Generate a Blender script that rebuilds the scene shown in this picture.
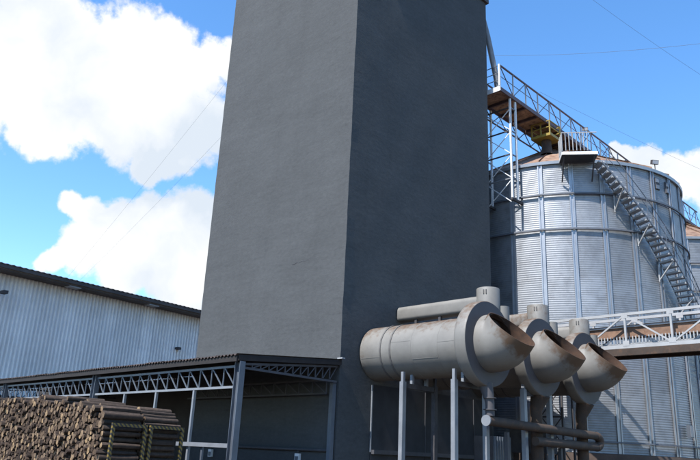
import bpy, math, random
from mathutils import Vector, Matrix
random.seed(7)
S = bpy.context.scene
for o in list(bpy.data.objects):
    bpy.data.objects.remove(o)
COL = S.collection
rad = math.radians

# ------------------------------------------------------------------ camera
F_PX, PITCH, ROLL, YAW = 691.0, rad(18.0), rad(2.71), rad(45.1)
CAM = Vector((17.09, -16.85, 1.6))
def cam_axes():
    F = Vector((0, math.cos(PITCH), math.sin(PITCH)))
    u0 = Vector((0, -math.sin(PITCH), math.cos(PITCH)))
    r0 = Vector((1, 0, 0))
    r = r0 * math.cos(ROLL) + u0 * math.sin(ROLL)
    u = u0 * math.cos(ROLL) - r0 * math.sin(ROLL)
    d1 = Vector((math.cos(YAW), -math.sin(YAW), 0))
    d2 = Vector((math.sin(YAW), math.cos(YAW), 0))
    B = Matrix((d1, d2, Vector((0, 0, 1))))
    return B @ r, B @ u, B @ F
CR, CU, CF = cam_axes()
cd = bpy.data.cameras.new('camera')
cam = bpy.data.objects.new('camera', cd)
COL.objects.link(cam)
m = Matrix((CR, CU, -CF)).transposed().to_4x4()
m.translation = CAM
cam.matrix_world = m
cd.sensor_width = 36
cd.lens = 36 * F_PX / 700
cd.clip_start = 0.1
cd.clip_end = 5000
S.camera = cam

# ------------------------------------------------------------------ sun, sky, exposure
SUN_AZ, SUN_EL = rad(-88), rad(55)
sl = bpy.data.lights.new('sun', 'SUN')
sl.energy = 5.0
sl.angle = rad(0.53)
sl.color = (1.0, 0.965, 0.92)
so = bpy.data.objects.new('sun', sl)
COL.objects.link(so)
sd = Vector((math.cos(SUN_AZ) * math.cos(SUN_EL), math.sin(SUN_AZ) * math.cos(SUN_EL), math.sin(SUN_EL)))
so.rotation_euler = sd.to_track_quat('Z', 'Y').to_euler()
so.location = (0, -40, 60)

S.view_settings.view_transform = 'Standard'
S.view_settings.look = 'None'
S.view_settings.gamma = 1
S.view_settings.exposure = 1.0
S.view_settings.use_curve_mapping = False

W = bpy.data.worlds.new('World')
S.world = W
W.use_nodes = True
wt = W.node_tree
wt.nodes.clear()
def wn(t, **k):
    n = wt.nodes.new(t)
    for a, b in k.items():
        setattr(n, a, b)
    return n
def wmath(op, a, b=None, clamp=False):
    n = wn('ShaderNodeMath', operation=op, use_clamp=clamp)
    for i, v in enumerate((a, b)):
        if v is None:
            continue
        if isinstance(v, (int, float)):
            n.inputs[i].default_value = v
        else:
            wt.links.new(v, n.inputs[i])
    return n.outputs[0]
sky = wn('ShaderNodeTexSky', sky_type='NISHITA')
sky.sun_disc = False
sky.sun_elevation = SUN_EL
sky.sun_rotation = math.pi / 2 - SUN_AZ
sky.altitude = 400
sky.air_density = 1.0
sky.dust_density = 0.2
sky.ozone_density = 2.2
hsv = wn('ShaderNodeHueSaturation')
hsv.inputs['Saturation'].default_value = 1.22
hsv.inputs['Value'].default_value = 1.09
wt.links.new(sky.outputs[0], hsv.inputs['Color'])
bg = wn('ShaderNodeBackground')
bg.inputs['Strength'].default_value = 0.15
wt.links.new(hsv.outputs[0], bg.inputs['Color'])

# cumulus clouds: each puff is a direction of the sky with an angular size
def sky_dir(px, py):
    d = CR * (px - 350) + CU * (230 - py) + CF * F_PX
    return d.normalized()
PUFFS = [  # big cumulus in the west
    (20, 60, 66), (-60, 70, 80), (50, 40, 46), (85, 75, 55), (125, 55, 50), (165, 55, 42), (190, 75, 38),
    (150, 115, 52), (190, 130, 36), (175, 155, 27), (115, 115, 45), (60, 110, 45), (35, 128, 28), (-150, 90, 90),
    (222, 55, 24), (212, 125, 28), (145, 160, 24), (240, 60, 30), 
    # lower bank over the warehouse
    (70, 207, 15), (90, 216, 22), (120, 225, 30), (155, 225, 36), (195, 220, 34), (80, 252, 28), (120, 260, 38),
    (165, 262, 42), (205, 262, 40), (50, 262, 16), (240, 250, 60), (185, 298, 28), (290, 270, 70),
    # small cumulus above the far silo
    (632, 156, 11), (648, 160, 14), (668, 171, 19), (690, 178, 26), (720, 182, 34), (760, 190, 50), (640, 172, 14), (623, 152, 9),
    # out of view
    (-420, 120, 90), (-330, 40, 80), (960, 60, 90), (1150, 120, 120), (300, -420, 110), (800, -330, 100)]
tc = wn('ShaderNodeTexCoord')
n1 = wn('ShaderNodeTexNoise')
n1.inputs['Scale'].default_value = 9.0
n1.inputs['Detail'].default_value = 9.0
n1.inputs['Roughness'].default_value = 0.56
wt.links.new(tc.outputs['Generated'], n1.inputs['Vector'])
warp = wn('ShaderNodeVectorMath', operation='SUBTRACT')
wt.links.new(n1.outputs['Color'], warp.inputs[0])
warp.inputs[1].default_value = (.5, .5, .5)
ws = wn('ShaderNodeVectorMath', operation='SCALE')
ws.inputs['Scale'].default_value = 0.075
wt.links.new(warp.outputs[0], ws.inputs[0])
wd = wn('ShaderNodeVectorMath', operation='ADD')
wt.links.new(tc.outputs['Generated'], wd.inputs[0])
wt.links.new(ws.outputs[0], wd.inputs[1])
wnorm = wn('ShaderNodeVectorMath', operation='NORMALIZE')
wt.links.new(wd.outputs[0], wnorm.inputs[0])
cov = None
for px, py, r in PUFFS:
    d = sky_dir(px, py)
    dt = wn('ShaderNodeVectorMath', operation='DOT_PRODUCT')
    wt.links.new(wnorm.outputs[0], dt.inputs[0])
    dt.inputs[1].default_value = d
    c = math.cos(r / F_PX * 0.97)
    v = wmath('MULTIPLY', wmath('SUBTRACT', dt.outputs['Value'], c), 1 / (1 - c))
    v = wmath('MAXIMUM', v, -1.0)
    if cov is None:
        cov = v
    else:
        n = wn('ShaderNodeMath', operation='SMOOTH_MAX')
        wt.links.new(cov, n.inputs[0]); wt.links.new(v, n.inputs[1]); n.inputs[2].default_value = 0.12
        cov = n.outputs[0]
n2 = wn('ShaderNodeTexNoise')
n2.inputs['Scale'].default_value = 22.0
n2.inputs['Detail'].default_value = 10.0
n2.inputs['Roughness'].default_value = 0.6
wt.links.new(tc.outputs['Generated'], n2.inputs['Vector'])
f = wmath('ADD', cov, wmath('MULTIPLY', wmath('SUBTRACT', n2.outputs['Fac'], 0.5), 1.5))
n4 = wn('ShaderNodeTexNoise')
n4.inputs['Scale'].default_value = 70.0
n4.inputs['Detail'].default_value = 6.0
n4.inputs['Roughness'].default_value = 0.65
wt.links.new(tc.outputs['Generated'], n4.inputs['Vector'])
f = wmath('ADD', f, wmath('MULTIPLY', wmath('SUBTRACT', n4.outputs['Fac'], 0.5), 0.7))
mask = wn('ShaderNodeMapRange', interpolation_type='SMOOTHSTEP')
wt.links.new(f, mask.inputs['Value'])
mask.inputs['From Min'].default_value = -0.16
mask.inputs['From Max'].default_value = 0.44
# the thick parts of a cloud are faintly grey-blue below
n3 = wn('ShaderNodeTexNoise')
n3.inputs['Scale'].default_value = 7.0
n3.inputs['Detail'].default_value = 6.0
wt.links.new(wnorm.outputs[0], n3.inputs['Vector'])
cr = wn('ShaderNodeValToRGB')
cr.color_ramp.elements[0].position = 0.38
cr.color_ramp.elements[0].color = (0.72, 0.80, 0.90, 1)
cr.color_ramp.elements[1].position = 0.58
cr.color_ramp.elements[1].color = (1.02, 1.03, 1.04, 1)
wt.links.new(n3.outputs['Fac'], cr.inputs['Fac'])
bgc = wn('ShaderNodeBackground')
bgc.inputs['Strength'].default_value = 0.53
wt.links.new(cr.outputs['Color'], bgc.inputs['Color'])
mx = wn('ShaderNodeMixShader')
wt.links.new(mask.outputs[0], mx.inputs[0])
wt.links.new(bg.outputs[0], mx.inputs[1])
wt.links.new(bgc.outputs[0], mx.inputs[2])
wo = wn('ShaderNodeOutputWorld')
wt.links.new(mx.outputs[0], wo.inputs[0])

# ------------------------------------------------------------------ materials
MATS = {}
def mat(name, col, rough=0.8, metal=0.0, var=0.25, scale=1.2, col2=None, lo=0.45, hi=0.65, bump=0.0, bscale=20.0,
        obj_var=0.0, rust_attr=None, streak=0.0, spec=None):
    """grained paint / metal / plaster: base colour broken up by two noises, optional second colour, optional bump"""
    if name in MATS:
        return MATS[name]
    M = bpy.data.materials.new(name)
    M.use_nodes = True
    t = M.node_tree
    b = t.nodes['Principled BSDF']
    b.inputs['Roughness'].default_value = rough
    b.inputs['Metallic'].default_value = metal
    if spec is not None:
        b.inputs['Specular IOR Level'].default_value = spec
    co = t.nodes.new('ShaderNodeTexCoord')
    geo = t.nodes.new('ShaderNodeNewGeometry')
    pos = geo.outputs['Position']
    na = t.nodes.new('ShaderNodeTexNoise')
    na.inputs['Scale'].default_value = scale
    na.inputs['Detail'].default_value = 8
    na.inputs['Roughness'].default_value = 0.62
    t.links.new(pos, na.inputs['Vector'])
    mr = t.nodes.new('ShaderNodeMapRange')
    mr.inputs['From Min'].default_value = 0.3
    mr.inputs['From Max'].default_value = 0.7
    mr.inputs['To Min'].default_value = 1 - var
    mr.inputs['To Max'].default_value = 1 + var
    t.links.new(na.outputs['Fac'], mr.inputs['Value'])
    fac = mr.outputs[0]
    if obj_var:
        oi = t.nodes.new('ShaderNodeObjectInfo')
        m2 = t.nodes.new('ShaderNodeMapRange')
        m2.inputs['To Min'].default_value = 1 - obj_var
        m2.inputs['To Max'].default_value = 1 + obj_var
        t.links.new(oi.outputs['Random'], m2.inputs['Value'])
        mm = t.nodes.new('ShaderNodeMath'); mm.operation = 'MULTIPLY'
        t.links.new(fac, mm.inputs[0]); t.links.new(m2.outputs[0], mm.inputs[1])
        fac = mm.outputs[0]
    base = t.nodes.new('ShaderNodeRGB')
    base.outputs[0].default_value = (*col, 1)
    csrc = base.outputs[0]
    if col2:
        nb = t.nodes.new('ShaderNodeTexNoise')
        nb.inputs['Scale'].default_value = scale * 2.3
        nb.inputs['Detail'].default_value = 10
        nb.inputs['Roughness'].default_value = 0.7
        mp = t.nodes.new('ShaderNodeMapping')
        if streak:
            mp.inputs['Scale'].default_value = (1, 1, streak)
        t.links.new(pos, mp.inputs['Vector'])
        t.links.new(mp.outputs[0], nb.inputs['Vector'])
        r2 = t.nodes.new('ShaderNodeMapRange')
        r2.inputs['From Min'].default_value = lo
        r2.inputs['From Max'].default_value = hi
        src = nb.outputs['Fac']
        if rust_attr:
            at = t.nodes.new('ShaderNodeAttribute')
            at.attribute_name = rust_attr
            ad = t.nodes.new('ShaderNodeMath'); ad.operation = 'ADD'
            t.links.new(src, ad.inputs[0]); t.links.new(at.outputs['Fac'], ad.inputs[1])
            src = ad.outputs[0]
        t.links.new(src, r2.inputs['Value'])
        mc = t.nodes.new('ShaderNodeMix'); mc.data_type = 'RGBA'
        t.links.new(r2.outputs[0], mc.inputs[0])
        t.links.new(csrc, mc.inputs[6])
        mc.inputs[7].default_value = (*col2, 1)
        csrc = mc.outputs[2]
    sc = t.nodes.new('ShaderNodeVectorMath'); sc.operation = 'SCALE'
    t.links.new(csrc, sc.inputs[0]); t.links.new(fac, sc.inputs['Scale'])
    t.links.new(sc.outputs[0], b.inputs['Base Color'])
    if bump:
        bn = t.nodes.new('ShaderNodeTexNoise')
        bn.inputs['Scale'].default_value = bscale
        bn.inputs['Detail'].default_value = 6
        t.links.new(pos, bn.inputs['Vector'])
        bp = t.nodes.new('ShaderNodeBump')
        bp.inputs['Strength'].default_value = bump
        bp.inputs['Distance'].default_value = 0.02
        t.links.new(bn.outputs['Fac'], bp.inputs['Height'])
        t.links.new(bp.outputs[0], b.inputs['Normal'])
    MATS[name] = M
    return M

def plaster_mat():
    M = bpy.data.materials.new('cement_plaster')
    M.use_nodes = True
    t = M.node_tree
    b = t.nodes['Principled BSDF']
    b.inputs['Roughness'].default_value = 0.9
    b.inputs['Specular IOR Level'].default_value = 0.25
    geo = t.nodes.new('ShaderNodeNewGeometry')
    def noise(scale, sx, sy, sz, det=8, ro=0.6):
        mp = t.nodes.new('ShaderNodeMapping')
        mp.inputs['Scale'].default_value = (sx, sy, sz)
        t.links.new(geo.outputs['Position'], mp.inputs['Vector'])
        n = t.nodes.new('ShaderNodeTexNoise')
        n.inputs['Scale'].default_value = scale
        n.inputs['Detail'].default_value = det
        n.inputs['Roughness'].default_value = ro
        t.links.new(mp.outputs[0], n.inputs['Vector'])
        return n.outputs['Fac']
    def rng(v, a, bb, c, d):
        r = t.nodes.new('ShaderNodeMapRange')
        r.inputs['From Min'].default_value = a; r.inputs['From Max'].default_value = bb
        r.inputs['To Min'].default_value = c; r.inputs['To Max'].default_value = d
        t.links.new(v, r.inputs['Value'])
        return r.outputs[0]
    def mul(a, c):
        n = t.nodes.new('ShaderNodeMath'); n.operation = 'MULTIPLY'
        t.links.new(a, n.inputs[0]); t.links.new(c, n.inputs[1])
        return n.outputs[0]
    v = rng(noise(0.35, 1, 1, 1.3), 0.3, 0.7, 0.90, 1.10)
    v = mul(v, rng(noise(1.0, 0.55, 0.55, 3.2), 0.3, 0.7, 0.93, 1.07))   # trowel and lift marks
    v = mul(v, rng(noise(5.0, 1, 1, 1.8, 10, 0.75), 0.3, 0.7, 0.84, 1.16))
    v = mul(v, rng(noise(2.4, 0.5, 0.5, 2.4, 4, 0.5), 0.62, 0.70, 1.0, 0.90))
    v = mul(v, rng(noise(1.2, 1.4, 1.4, 0.07), 0.50, 0.72, 1.0, 0.94))     # rain streaks
    base = t.nodes.new('ShaderNodeRGB')
    base.outputs[0].default_value = (0.057, 0.0605, 0.063, 1)
    sc = t.nodes.new('ShaderNodeVectorMath'); sc.operation = 'SCALE'
    t.links.new(base.outputs[0], sc.inputs[0]); t.links.new(v, sc.inputs['Scale'])
    t.links.new(sc.outputs[0], b.inputs['Base Color'])
    bp = t.nodes.new('ShaderNodeBump')
    bp.inputs['Strength'].default_value = 0.30
    bp.inputs['Distance'].default_value = 0.03
    t.links.new(noise(4.0, 0.8, 0.8, 1.5, 9, 0.7), bp.inputs['Height'])
    t.links.new(bp.outputs[0], b.inputs['Normal'])
    return M
PLASTER = plaster_mat()
GALV = mat('galvanised_sheet', (0.225, 0.235, 0.25), 0.52, 0.6, 0.10, 0.9, (0.165, 0.17, 0.18), 0.45, 0.7, obj_var=0.14)
GALV_RIB = mat('galvanised_rib', (0.29, 0.30, 0.32), 0.42, 0.7, 0.12, 2.0)
RING = mat('wind_ring_steel', (0.10, 0.11, 0.13), 0.6, 0.3, 0.2, 3)
ROOFRUST = mat('rusted_roof', (0.24, 0.155, 0.105), 0.75, 0.2, 0.25, 1.2, (0.12, 0.06, 0.035), 0.45, 0.62, obj_var=0.12)
DUCT = mat('weathered_duct_paint', (0.140, 0.134, 0.122), 0.62, 0.0, 0.15, 1.4, (0.078, 0.046, 0.026), 0.60, 0.86, rust_attr='rust', bump=0.08, bscale=9)
FLANGE = mat('shaded_flange_paint', (0.050, 0.047, 0.051), 0.7, 0.0, 0.14, 1.6, (0.08, 0.05, 0.035), 0.66, 0.95)  # darker than the duct paint: shade on the housing face put into the colour
RUST = mat('rust_inside', (0.05, 0.024, 0.012), 0.9, 0.0, 0.4, 2.5, (0.035, 0.017, 0.01), 0.42, 0.6)
BAND = mat('band_steel', (0.10, 0.095, 0.09), 0.75, 0.2, 0.25, 4)
STEEL = mat('pale_painted_steel', (0.155, 0.165, 0.18), 0.5, 0.0, 0.15, 2.5, (0.30, 0.27, 0.24), 0.62, 0.8)
STEEL_W = mat('white_painted_steel', (0.27, 0.275, 0.28), 0.5, 0.0, 0.12, 2.5, (0.36, 0.30, 0.24), 0.62, 0.85)
STEEL_B = mat('pale_blue_grey_steel', (0.082, 0.096, 0.118), 0.5, 0.2, 0.15, 2.5)
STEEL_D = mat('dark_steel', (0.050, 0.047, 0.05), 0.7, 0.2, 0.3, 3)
CHORD = mat('catwalk_chord', (0.10, 0.07, 0.075), 0.6, 0.2, 0.3, 3)
BROWN = mat('rusty_brown_steel', (0.04, 0.027, 0.02), 0.8, 0.1, 0.3, 2.0, (0.075, 0.04, 0.022), 0.5, 0.7)
TROUGH = mat('rusty_trough_steel', (0.17, 0.10, 0.065), 0.8, 0.1, 0.3, 2.0, (0.10, 0.05, 0.03), 0.5, 0.7)
DECK = mat('worn_deck', (0.36, 0.23, 0.15), 0.85, 0.0, 0.35, 2.5, (0.12, 0.07, 0.05), 0.45, 0.65, obj_var=0.2)
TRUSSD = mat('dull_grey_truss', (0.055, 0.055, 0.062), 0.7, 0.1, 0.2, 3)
ROOFC = mat('canopy_fibre_sheet', (0.028, 0.021, 0.019), 0.9, 0.0, 0.3, 1.5, (0.07, 0.05, 0.045), 0.45, 0.65, obj_var=0.1)
TIMBER = mat('purlin_timber', (0.011, 0.0085, 0.008), 0.85, 0.0, 0.35, 4)
WSHEET = mat('warehouse_zinc_sheet', (0.78, 0.765, 0.74), 0.5, 0.15, 0.08, 0.7, (0.64, 0.62, 0.60), 0.5, 0.8, streak=0.15, obj_var=0.05)
WROOF = mat('warehouse_roof_dark', (0.07, 0.06, 0.055), 0.85, 0.0, 0.3, 1.0)
YELLOW = mat('yellow_safety_paint', (0.25, 0.185, 0.035), 0.5, 0.0, 0.2, 4, (0.22, 0.12, 0.04), 0.6, 0.75)
CONCRETE = mat('stained_concrete', (0.07, 0.05, 0.04), 0.9, 0.0, 0.25, 1.5, (0.09, 0.06, 0.05), 0.5, 0.7)
DARKWALL = mat('dark_plaster', (0.028, 0.025, 0.024), 0.95, 0.0, 0.35, 0.8)  # very dark brown-grey base with random variation in tone
GROUND = mat('packed_earth_yard', (0.055, 0.040, 0.031), 0.95, 0.0, 0.3, 0.4, (0.042, 0.032, 0.026), 0.45, 0.62, bump=0.3, bscale=6)
WHITEBOX = mat('white_plastic', (0.62, 0.63, 0.64), 0.5, 0.0, 0.1, 8)
CABLE = mat('cable_rubber', (0.10, 0.11, 0.13), 0.7, 0.0, 0.1, 4)
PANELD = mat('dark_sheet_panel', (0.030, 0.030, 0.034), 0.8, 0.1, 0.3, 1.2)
LENS = mat('lamp_glass', (0.5, 0.52, 0.55), 0.2, 0.2, 0.1, 8)
BARK = mat('eucalyptus_bark', (0.030, 0.019, 0.013), 0.95, 0.0, 0.45, 9, (0.046, 0.031, 0.022), 0.5, 0.7, obj_var=0.35)

def cutwood_mat():
    M = bpy.data.materials.new('cut_wood_end')
    M.use_nodes = True
    t = M.node_tree
    b = t.nodes['Principled BSDF']
    b.inputs['Roughness'].default_value = 0.95
    b.inputs['Specular IOR Level'].default_value = 0.15
    geo = t.nodes.new('ShaderNodeNewGeometry')
    vo = t.nodes.new('ShaderNodeTexVoronoi')      # tone changes from log to log
    vo.inputs['Scale'].default_value = 4.6
    vo.inputs['Randomness'].default_value = 1
    t.links.new(geo.outputs['Position'], vo.inputs['Vector'])
    oi = t.nodes.new('ShaderNodeObjectInfo')
    at = t.nodes.new('ShaderNodeAttribute'); at.attribute_name = 'tone'
    ad = t.nodes.new('ShaderNodeMath'); ad.operation = 'ADD'
    t.links.new(oi.outputs['Random'], ad.inputs[0]); t.links.new(at.outputs['Fac'], ad.inputs[1])
    fr = t.nodes.new('ShaderNodeMath'); fr.operation = 'FRACT'
    t.links.new(ad.outputs[0], fr.inputs[0])
    cr = t.nodes.new('ShaderNodeValToRGB')
    e = cr.color_ramp.elements
    e[0].position = 0.0; e[0].color = (0.03, 0.021, 0.017, 1)
    e[1].position = 1.0; e[1].color = (0.33, 0.225, 0.125, 1)
    for p, c in ((0.25, (0.07, 0.047, 0.033, 1)), (0.5, (0.125, 0.085, 0.055, 1)), (0.75, (0.19, 0.135, 0.09, 1))):
        k = e.new(p); k.color = c
    t.links.new(fr.outputs[0], cr.inputs['Fac'])
    n = t.nodes.new('ShaderNodeTexNoise')
    n.inputs['Scale'].default_value = 22
    n.inputs['Detail'].default_value = 6
    t.links.new(geo.outputs['Position'], n.inputs['Vector'])
    mr = t.nodes.new('ShaderNodeMapRange')
    mr.inputs['From Min'].default_value = 0.3; mr.inputs['From Max'].default_value = 0.7
    mr.inputs['To Min'].default_value = 0.38; mr.inputs['To Max'].default_value = 1.05
    t.links.new(n.outputs['Fac'], mr.inputs['Value'])
    sc = t.nodes.new('ShaderNodeVectorMath'); sc.operation = 'SCALE'
    t.links.new(cr.outputs['Color'], sc.inputs[0]); t.links.new(mr.outputs[0], sc.inputs['Scale'])
    t.links.new(sc.outputs[0], b.inputs['Base Color'])
    return M
CUT = cutwood_mat()

def hazard_mat():
    M = bpy.data.materials.new('hazard_stripe_paint')
    M.use_nodes = True
    t = M.node_tree
    b = t.nodes['Principled BSDF']
    b.inputs['Roughness'].default_value = 0.7
    geo = t.nodes.new('ShaderNodeNewGeometry')
    sx = t.nodes.new('ShaderNodeSeparateXYZ')
    t.links.new(geo.outputs['Position'], sx.inputs[0])
    a = t.nodes.new('ShaderNodeMath'); a.operation = 'ADD'
    t.links.new(sx.outputs['Y'], a.inputs[0]); t.links.new(sx.outputs['Z'], a.inputs[1])
    d = t.nodes.new('ShaderNodeMath'); d.operation = 'MULTIPLY'
    t.links.new(a.outputs[0], d.inputs[0]); d.inputs[1].default_value = 9.0
    fr = t.nodes.new('ShaderNodeMath'); fr.operation = 'FRACT'
    t.links.new(d.outputs[0], fr.inputs[0])
    g = t.nodes.new('ShaderNodeMath'); g.operation = 'GREATER_THAN'
    t.links.new(fr.outputs[0], g.inputs[0]); g.inputs[1].default_value = 0.5
    n = t.nodes.new('ShaderNodeTexNoise'); n.inputs['Scale'].default_value = 25; n.inputs['Detail'].default_value = 6
    t.links.new(geo.outputs['Position'], n.inputs['Vector'])
    mc = t.nodes.new('ShaderNodeMix'); mc.data_type = 'RGBA'
    t.links.new(g.outputs[0], mc.inputs[0])
    mc.inputs[6].default_value = (0.02, 0.018, 0.016, 1)
    mc.inputs[7].default_value = (0.17, 0.115, 0.02, 1)
    mr = t.nodes.new('ShaderNodeMapRange')
    mr.inputs['From Min'].default_value = 0.3; mr.inputs['From Max'].default_value = 0.7
    mr.inputs['To Min'].default_value = 0.45; mr.inputs['To Max'].default_value = 1.2
    t.links.new(n.outputs['Fac'], mr.inputs['Value'])
    sc = t.nodes.new('ShaderNodeVectorMath'); sc.operation = 'SCALE'
    t.links.new(mc.outputs[2], sc.inputs[0]); t.links.new(mr.outputs[0], sc.inputs['Scale'])
    t.links.new(sc.outputs[0], b.inputs['Base Color'])
    return M
HAZ = hazard_mat()

# ------------------------------------------------------------------ mesh helpers
class MB:
    def __init__(s):
        s.v = []; s.f = []; s.sm = []; s.attr = []; s.mi = []
    def face(s, idx, smooth=False, mi=0):
        s.f.append(idx); s.sm.append(smooth); s.mi.append(mi)
    def box(s, lo, hi):
        n = len(s.v)
        x0, y0, z0 = lo; x1, y1, z1 = hi
        s.v += [(x0,y0,z0),(x1,y0,z0),(x1,y1,z0),(x0,y1,z0),(x0,y0,z1),(x1,y0,z1),(x1,y1,z1),(x0,y1,z1)]
        for q in ((0,3,2,1),(4,5,6,7),(0,1,5,4),(1,2,6,5),(2,3,7,6),(3,0,4,7)):
            s.face(tuple(n+i for i in q))
        return s
    def bar(s, p, q, w, h, up=(0,0,1)):
        """rectangular bar from p to q, w across, h along up"""
        p = Vector(p); q = Vector(q); d = (q-p).normalized(); up = Vector(up)
        if abs(d.dot(up)) > 0.98:
            up = Vector((1,0,0)) if abs(d.x) < 0.9 else Vector((0,1,0))
        a = d.cross(up).normalized(); b = a.cross(d).normalized()
        n = len(s.v)
        for e in (p, q):
            for i, j in ((-1,-1),(1,-1),(1,1),(-1,1)):
                s.v.append(tuple(e + a*(i*w/2) + b*(j*h/2)))
        for k in ((3,2,1,0),(4,5,6,7),(0,1,5,4),(1,2,6,5),(2,3,7,6),(3,0,4,7)):
            s.face(tuple(n+i for i in k))
        return s
    def hbeam(s, p, q, w, h, tf=0.018, tw=0.012, up=(0,0,1)):
        p = Vector(p); q = Vector(q); d = (q-p).normalized(); up = Vector(up)
        a = d.cross(up).normalized(); b = a.cross(d).normalized()
        s.bar(p + b*(h/2-tf/2), q + b*(h/2-tf/2), w, tf, b)
        s.bar(p - b*(h/2-tf/2), q - b*(h/2-tf/2), w, tf, b)
        s.bar(p, q, tw, h-2*tf, b)
        return s
    def rings(s, rings, close=True, caps=(False, False), smooth=True, mi=0):
        n = len(s.v); k = len(rings[0])
        for r in rings:
            s.v += [tuple(p) for p in r]
        for i in range(len(rings)-1):
            for j in range(k if close else k-1):
                a = n+i*k+j; b = n+i*k+(j+1) % k
                s.face((a, b, b+k, a+k), smooth, mi)
        if caps[0]: s.face(tuple(n+j for j in range(k))[::-1], False, mi)
        if caps[1]: s.face(tuple(n+(len(rings)-1)*k+j for j in range(k)), False, mi)
        return s
    def tube(s, path, r, n=12, caps=True):
        path = [Vector(p) for p in path]
        rs = r if isinstance(r, (list, tuple)) else [r]*len(path)
        out = []; prev = None
        for i, p in enumerate(path):
            if i == 0: d = path[1]-p
            elif i == len(path)-1: d = p-path[i-1]
            else: d = (path[i+1]-p).normalized() + (p-path[i-1]).normalized()
            d.normalize()
            u = Vector((0,0,1)) if abs(d.z) < 0.95 else Vector((1,0,0))
            if prev is not None:
                a = (prev - d*prev.dot(d)).normalized()
            else:
                a = d.cross(u).normalized()
            prev = a
            b = d.cross(a)
            out.append([p + a*(rs[i]*math.cos(2*math.pi*j/n)) + b*(rs[i]*math.sin(2*math.pi*j/n)) for j in range(n)])
        return s.rings(out, True, (caps, caps), n > 6)
    def lathe_x(s, prof, cy, cz, n=48):
        """profile [(x, r)] about an axis along x"""
        rg = [[(x, cy + r*math.cos(2*math.pi*j/n), cz + r*math.sin(2*math.pi*j/n)) for j in range(n)] for x, r in prof]
        return s.rings(rg, True, (False, False), True)
    def lathe_z(s, prof, cx, cy, n=32):
        rg = [[(cx + r*math.cos(2*math.pi*j/n), cy + r*math.sin(2*math.pi*j/n), z) for j in range(n)] for r, z in prof]
        return s.rings(rg, True, (False, False), True)
    def mesh(s, name, org=(0,0,0), sharp=None):
        me = bpy.data.meshes.new(name)
        o = Vector(org)
        me.from_pydata([tuple(Vector(v)-o) for v in s.v], [], s.f)
        me.polygons.foreach_set('use_smooth', s.sm)
        me.polygons.foreach_set('material_index', s.mi)
        me.update()
        if sharp:
            me.set_sharp_from_angle(angle=rad(sharp))
        if s.attr:
            a = me.attributes.new(s.attr[0], 'FLOAT', 'POINT')
            a.data.foreach_set('value', s.attr[1])
        return me
    def build(s, name, material, parent=None, label=None, cat=None, group=None, kind=None, sharp=40):
        org = parent['_org'] if parent is not None else None
        if parent is None:
            xs = [v[0] for v in s.v]; ys = [v[1] for v in s.v]; zs = [v[2] for v in s.v]
            org = ((min(xs)+max(xs))/2, (min(ys)+max(ys))/2, min(zs))
        me = s.mesh(name, org, sharp)
        for mm in (material if isinstance(material, (list, tuple)) else [material]):
            me.materials.append(mm)
        o = link(name, me, parent)
        if parent is None:
            o.location = org
        ORG[o.name] = tuple(org)
        tag(o, label, cat, group, kind)
        return o
ORG = {}
class Root:
    pass
def link(name, me, parent=None):
    o = bpy.data.objects.new(name, me)
    COL.objects.link(o)
    if parent is not None:
        o.parent = parent.o if isinstance(parent, P) else parent
    return o
def tag(o, label=None, cat=None, group=None, kind=None):
    if label: o['label'] = label
    if cat: o['category'] = cat
    if group: o['group'] = group
    if kind: o['kind'] = kind
    return o
class P:
    """handle of a thing or part: its object and the world origin its children's coordinates are measured from"""
    def __init__(s, o, org): s.o = o; s.org = org
    def __getitem__(s, k): return s.org
def thing(name, loc, label, cat, group=None):
    o = bpy.data.objects.new(name, None)
    o.empty_display_size = 0.3
    COL.objects.link(o)
    o.location = loc
    tag(o, label, cat, group)
    return P(o, tuple(loc))
def sub(o, parent):
    return P(o, parent.org)          # children of a part use the same coordinates as the part
def box(name, lo, hi, m, parent=None, **k): return MB().box(lo, hi).build(name, m, parent, **k)
def bar(name, p, q, w, h, m, parent=None, up=(0,0,1), **k): return MB().bar(p, q, w, h, up).build(name, m, parent, **k)
def tube(name, path, r, m, parent=None, n=12, **k): return MB().tube(path, r, n).build(name, m, parent, **k)

# ------------------------------------------------------------------ ground
g = MB(); NG = 40
for j in range(NG+1):
    for i in range(NG+1):
        u = (i/NG*2-1); v = (j/NG*2-1)
        x = math.copysign(abs(u)**3*1500, u); y = math.copysign(abs(v)**3*1500, v)
        g.v.append((x, y, 0.0))
for j in range(NG):
    for i in range(NG):
        a = j*(NG+1)+i
        g.face((a, a+1, a+NG+2, a+NG+1), True)
g.build('ground', GROUND, kind='structure')

# ------------------------------------------------------------------ dryer tower
TX0, TX1, TY0, TY1, TZ = -8.9, 0.0, 0.0, 9.4, 24.35
tw = thing('dryer_tower', (-4.45, 4.7, 0), 'tall windowless grey cement plastered tower in the middle', 'tower')
w = MB()
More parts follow.
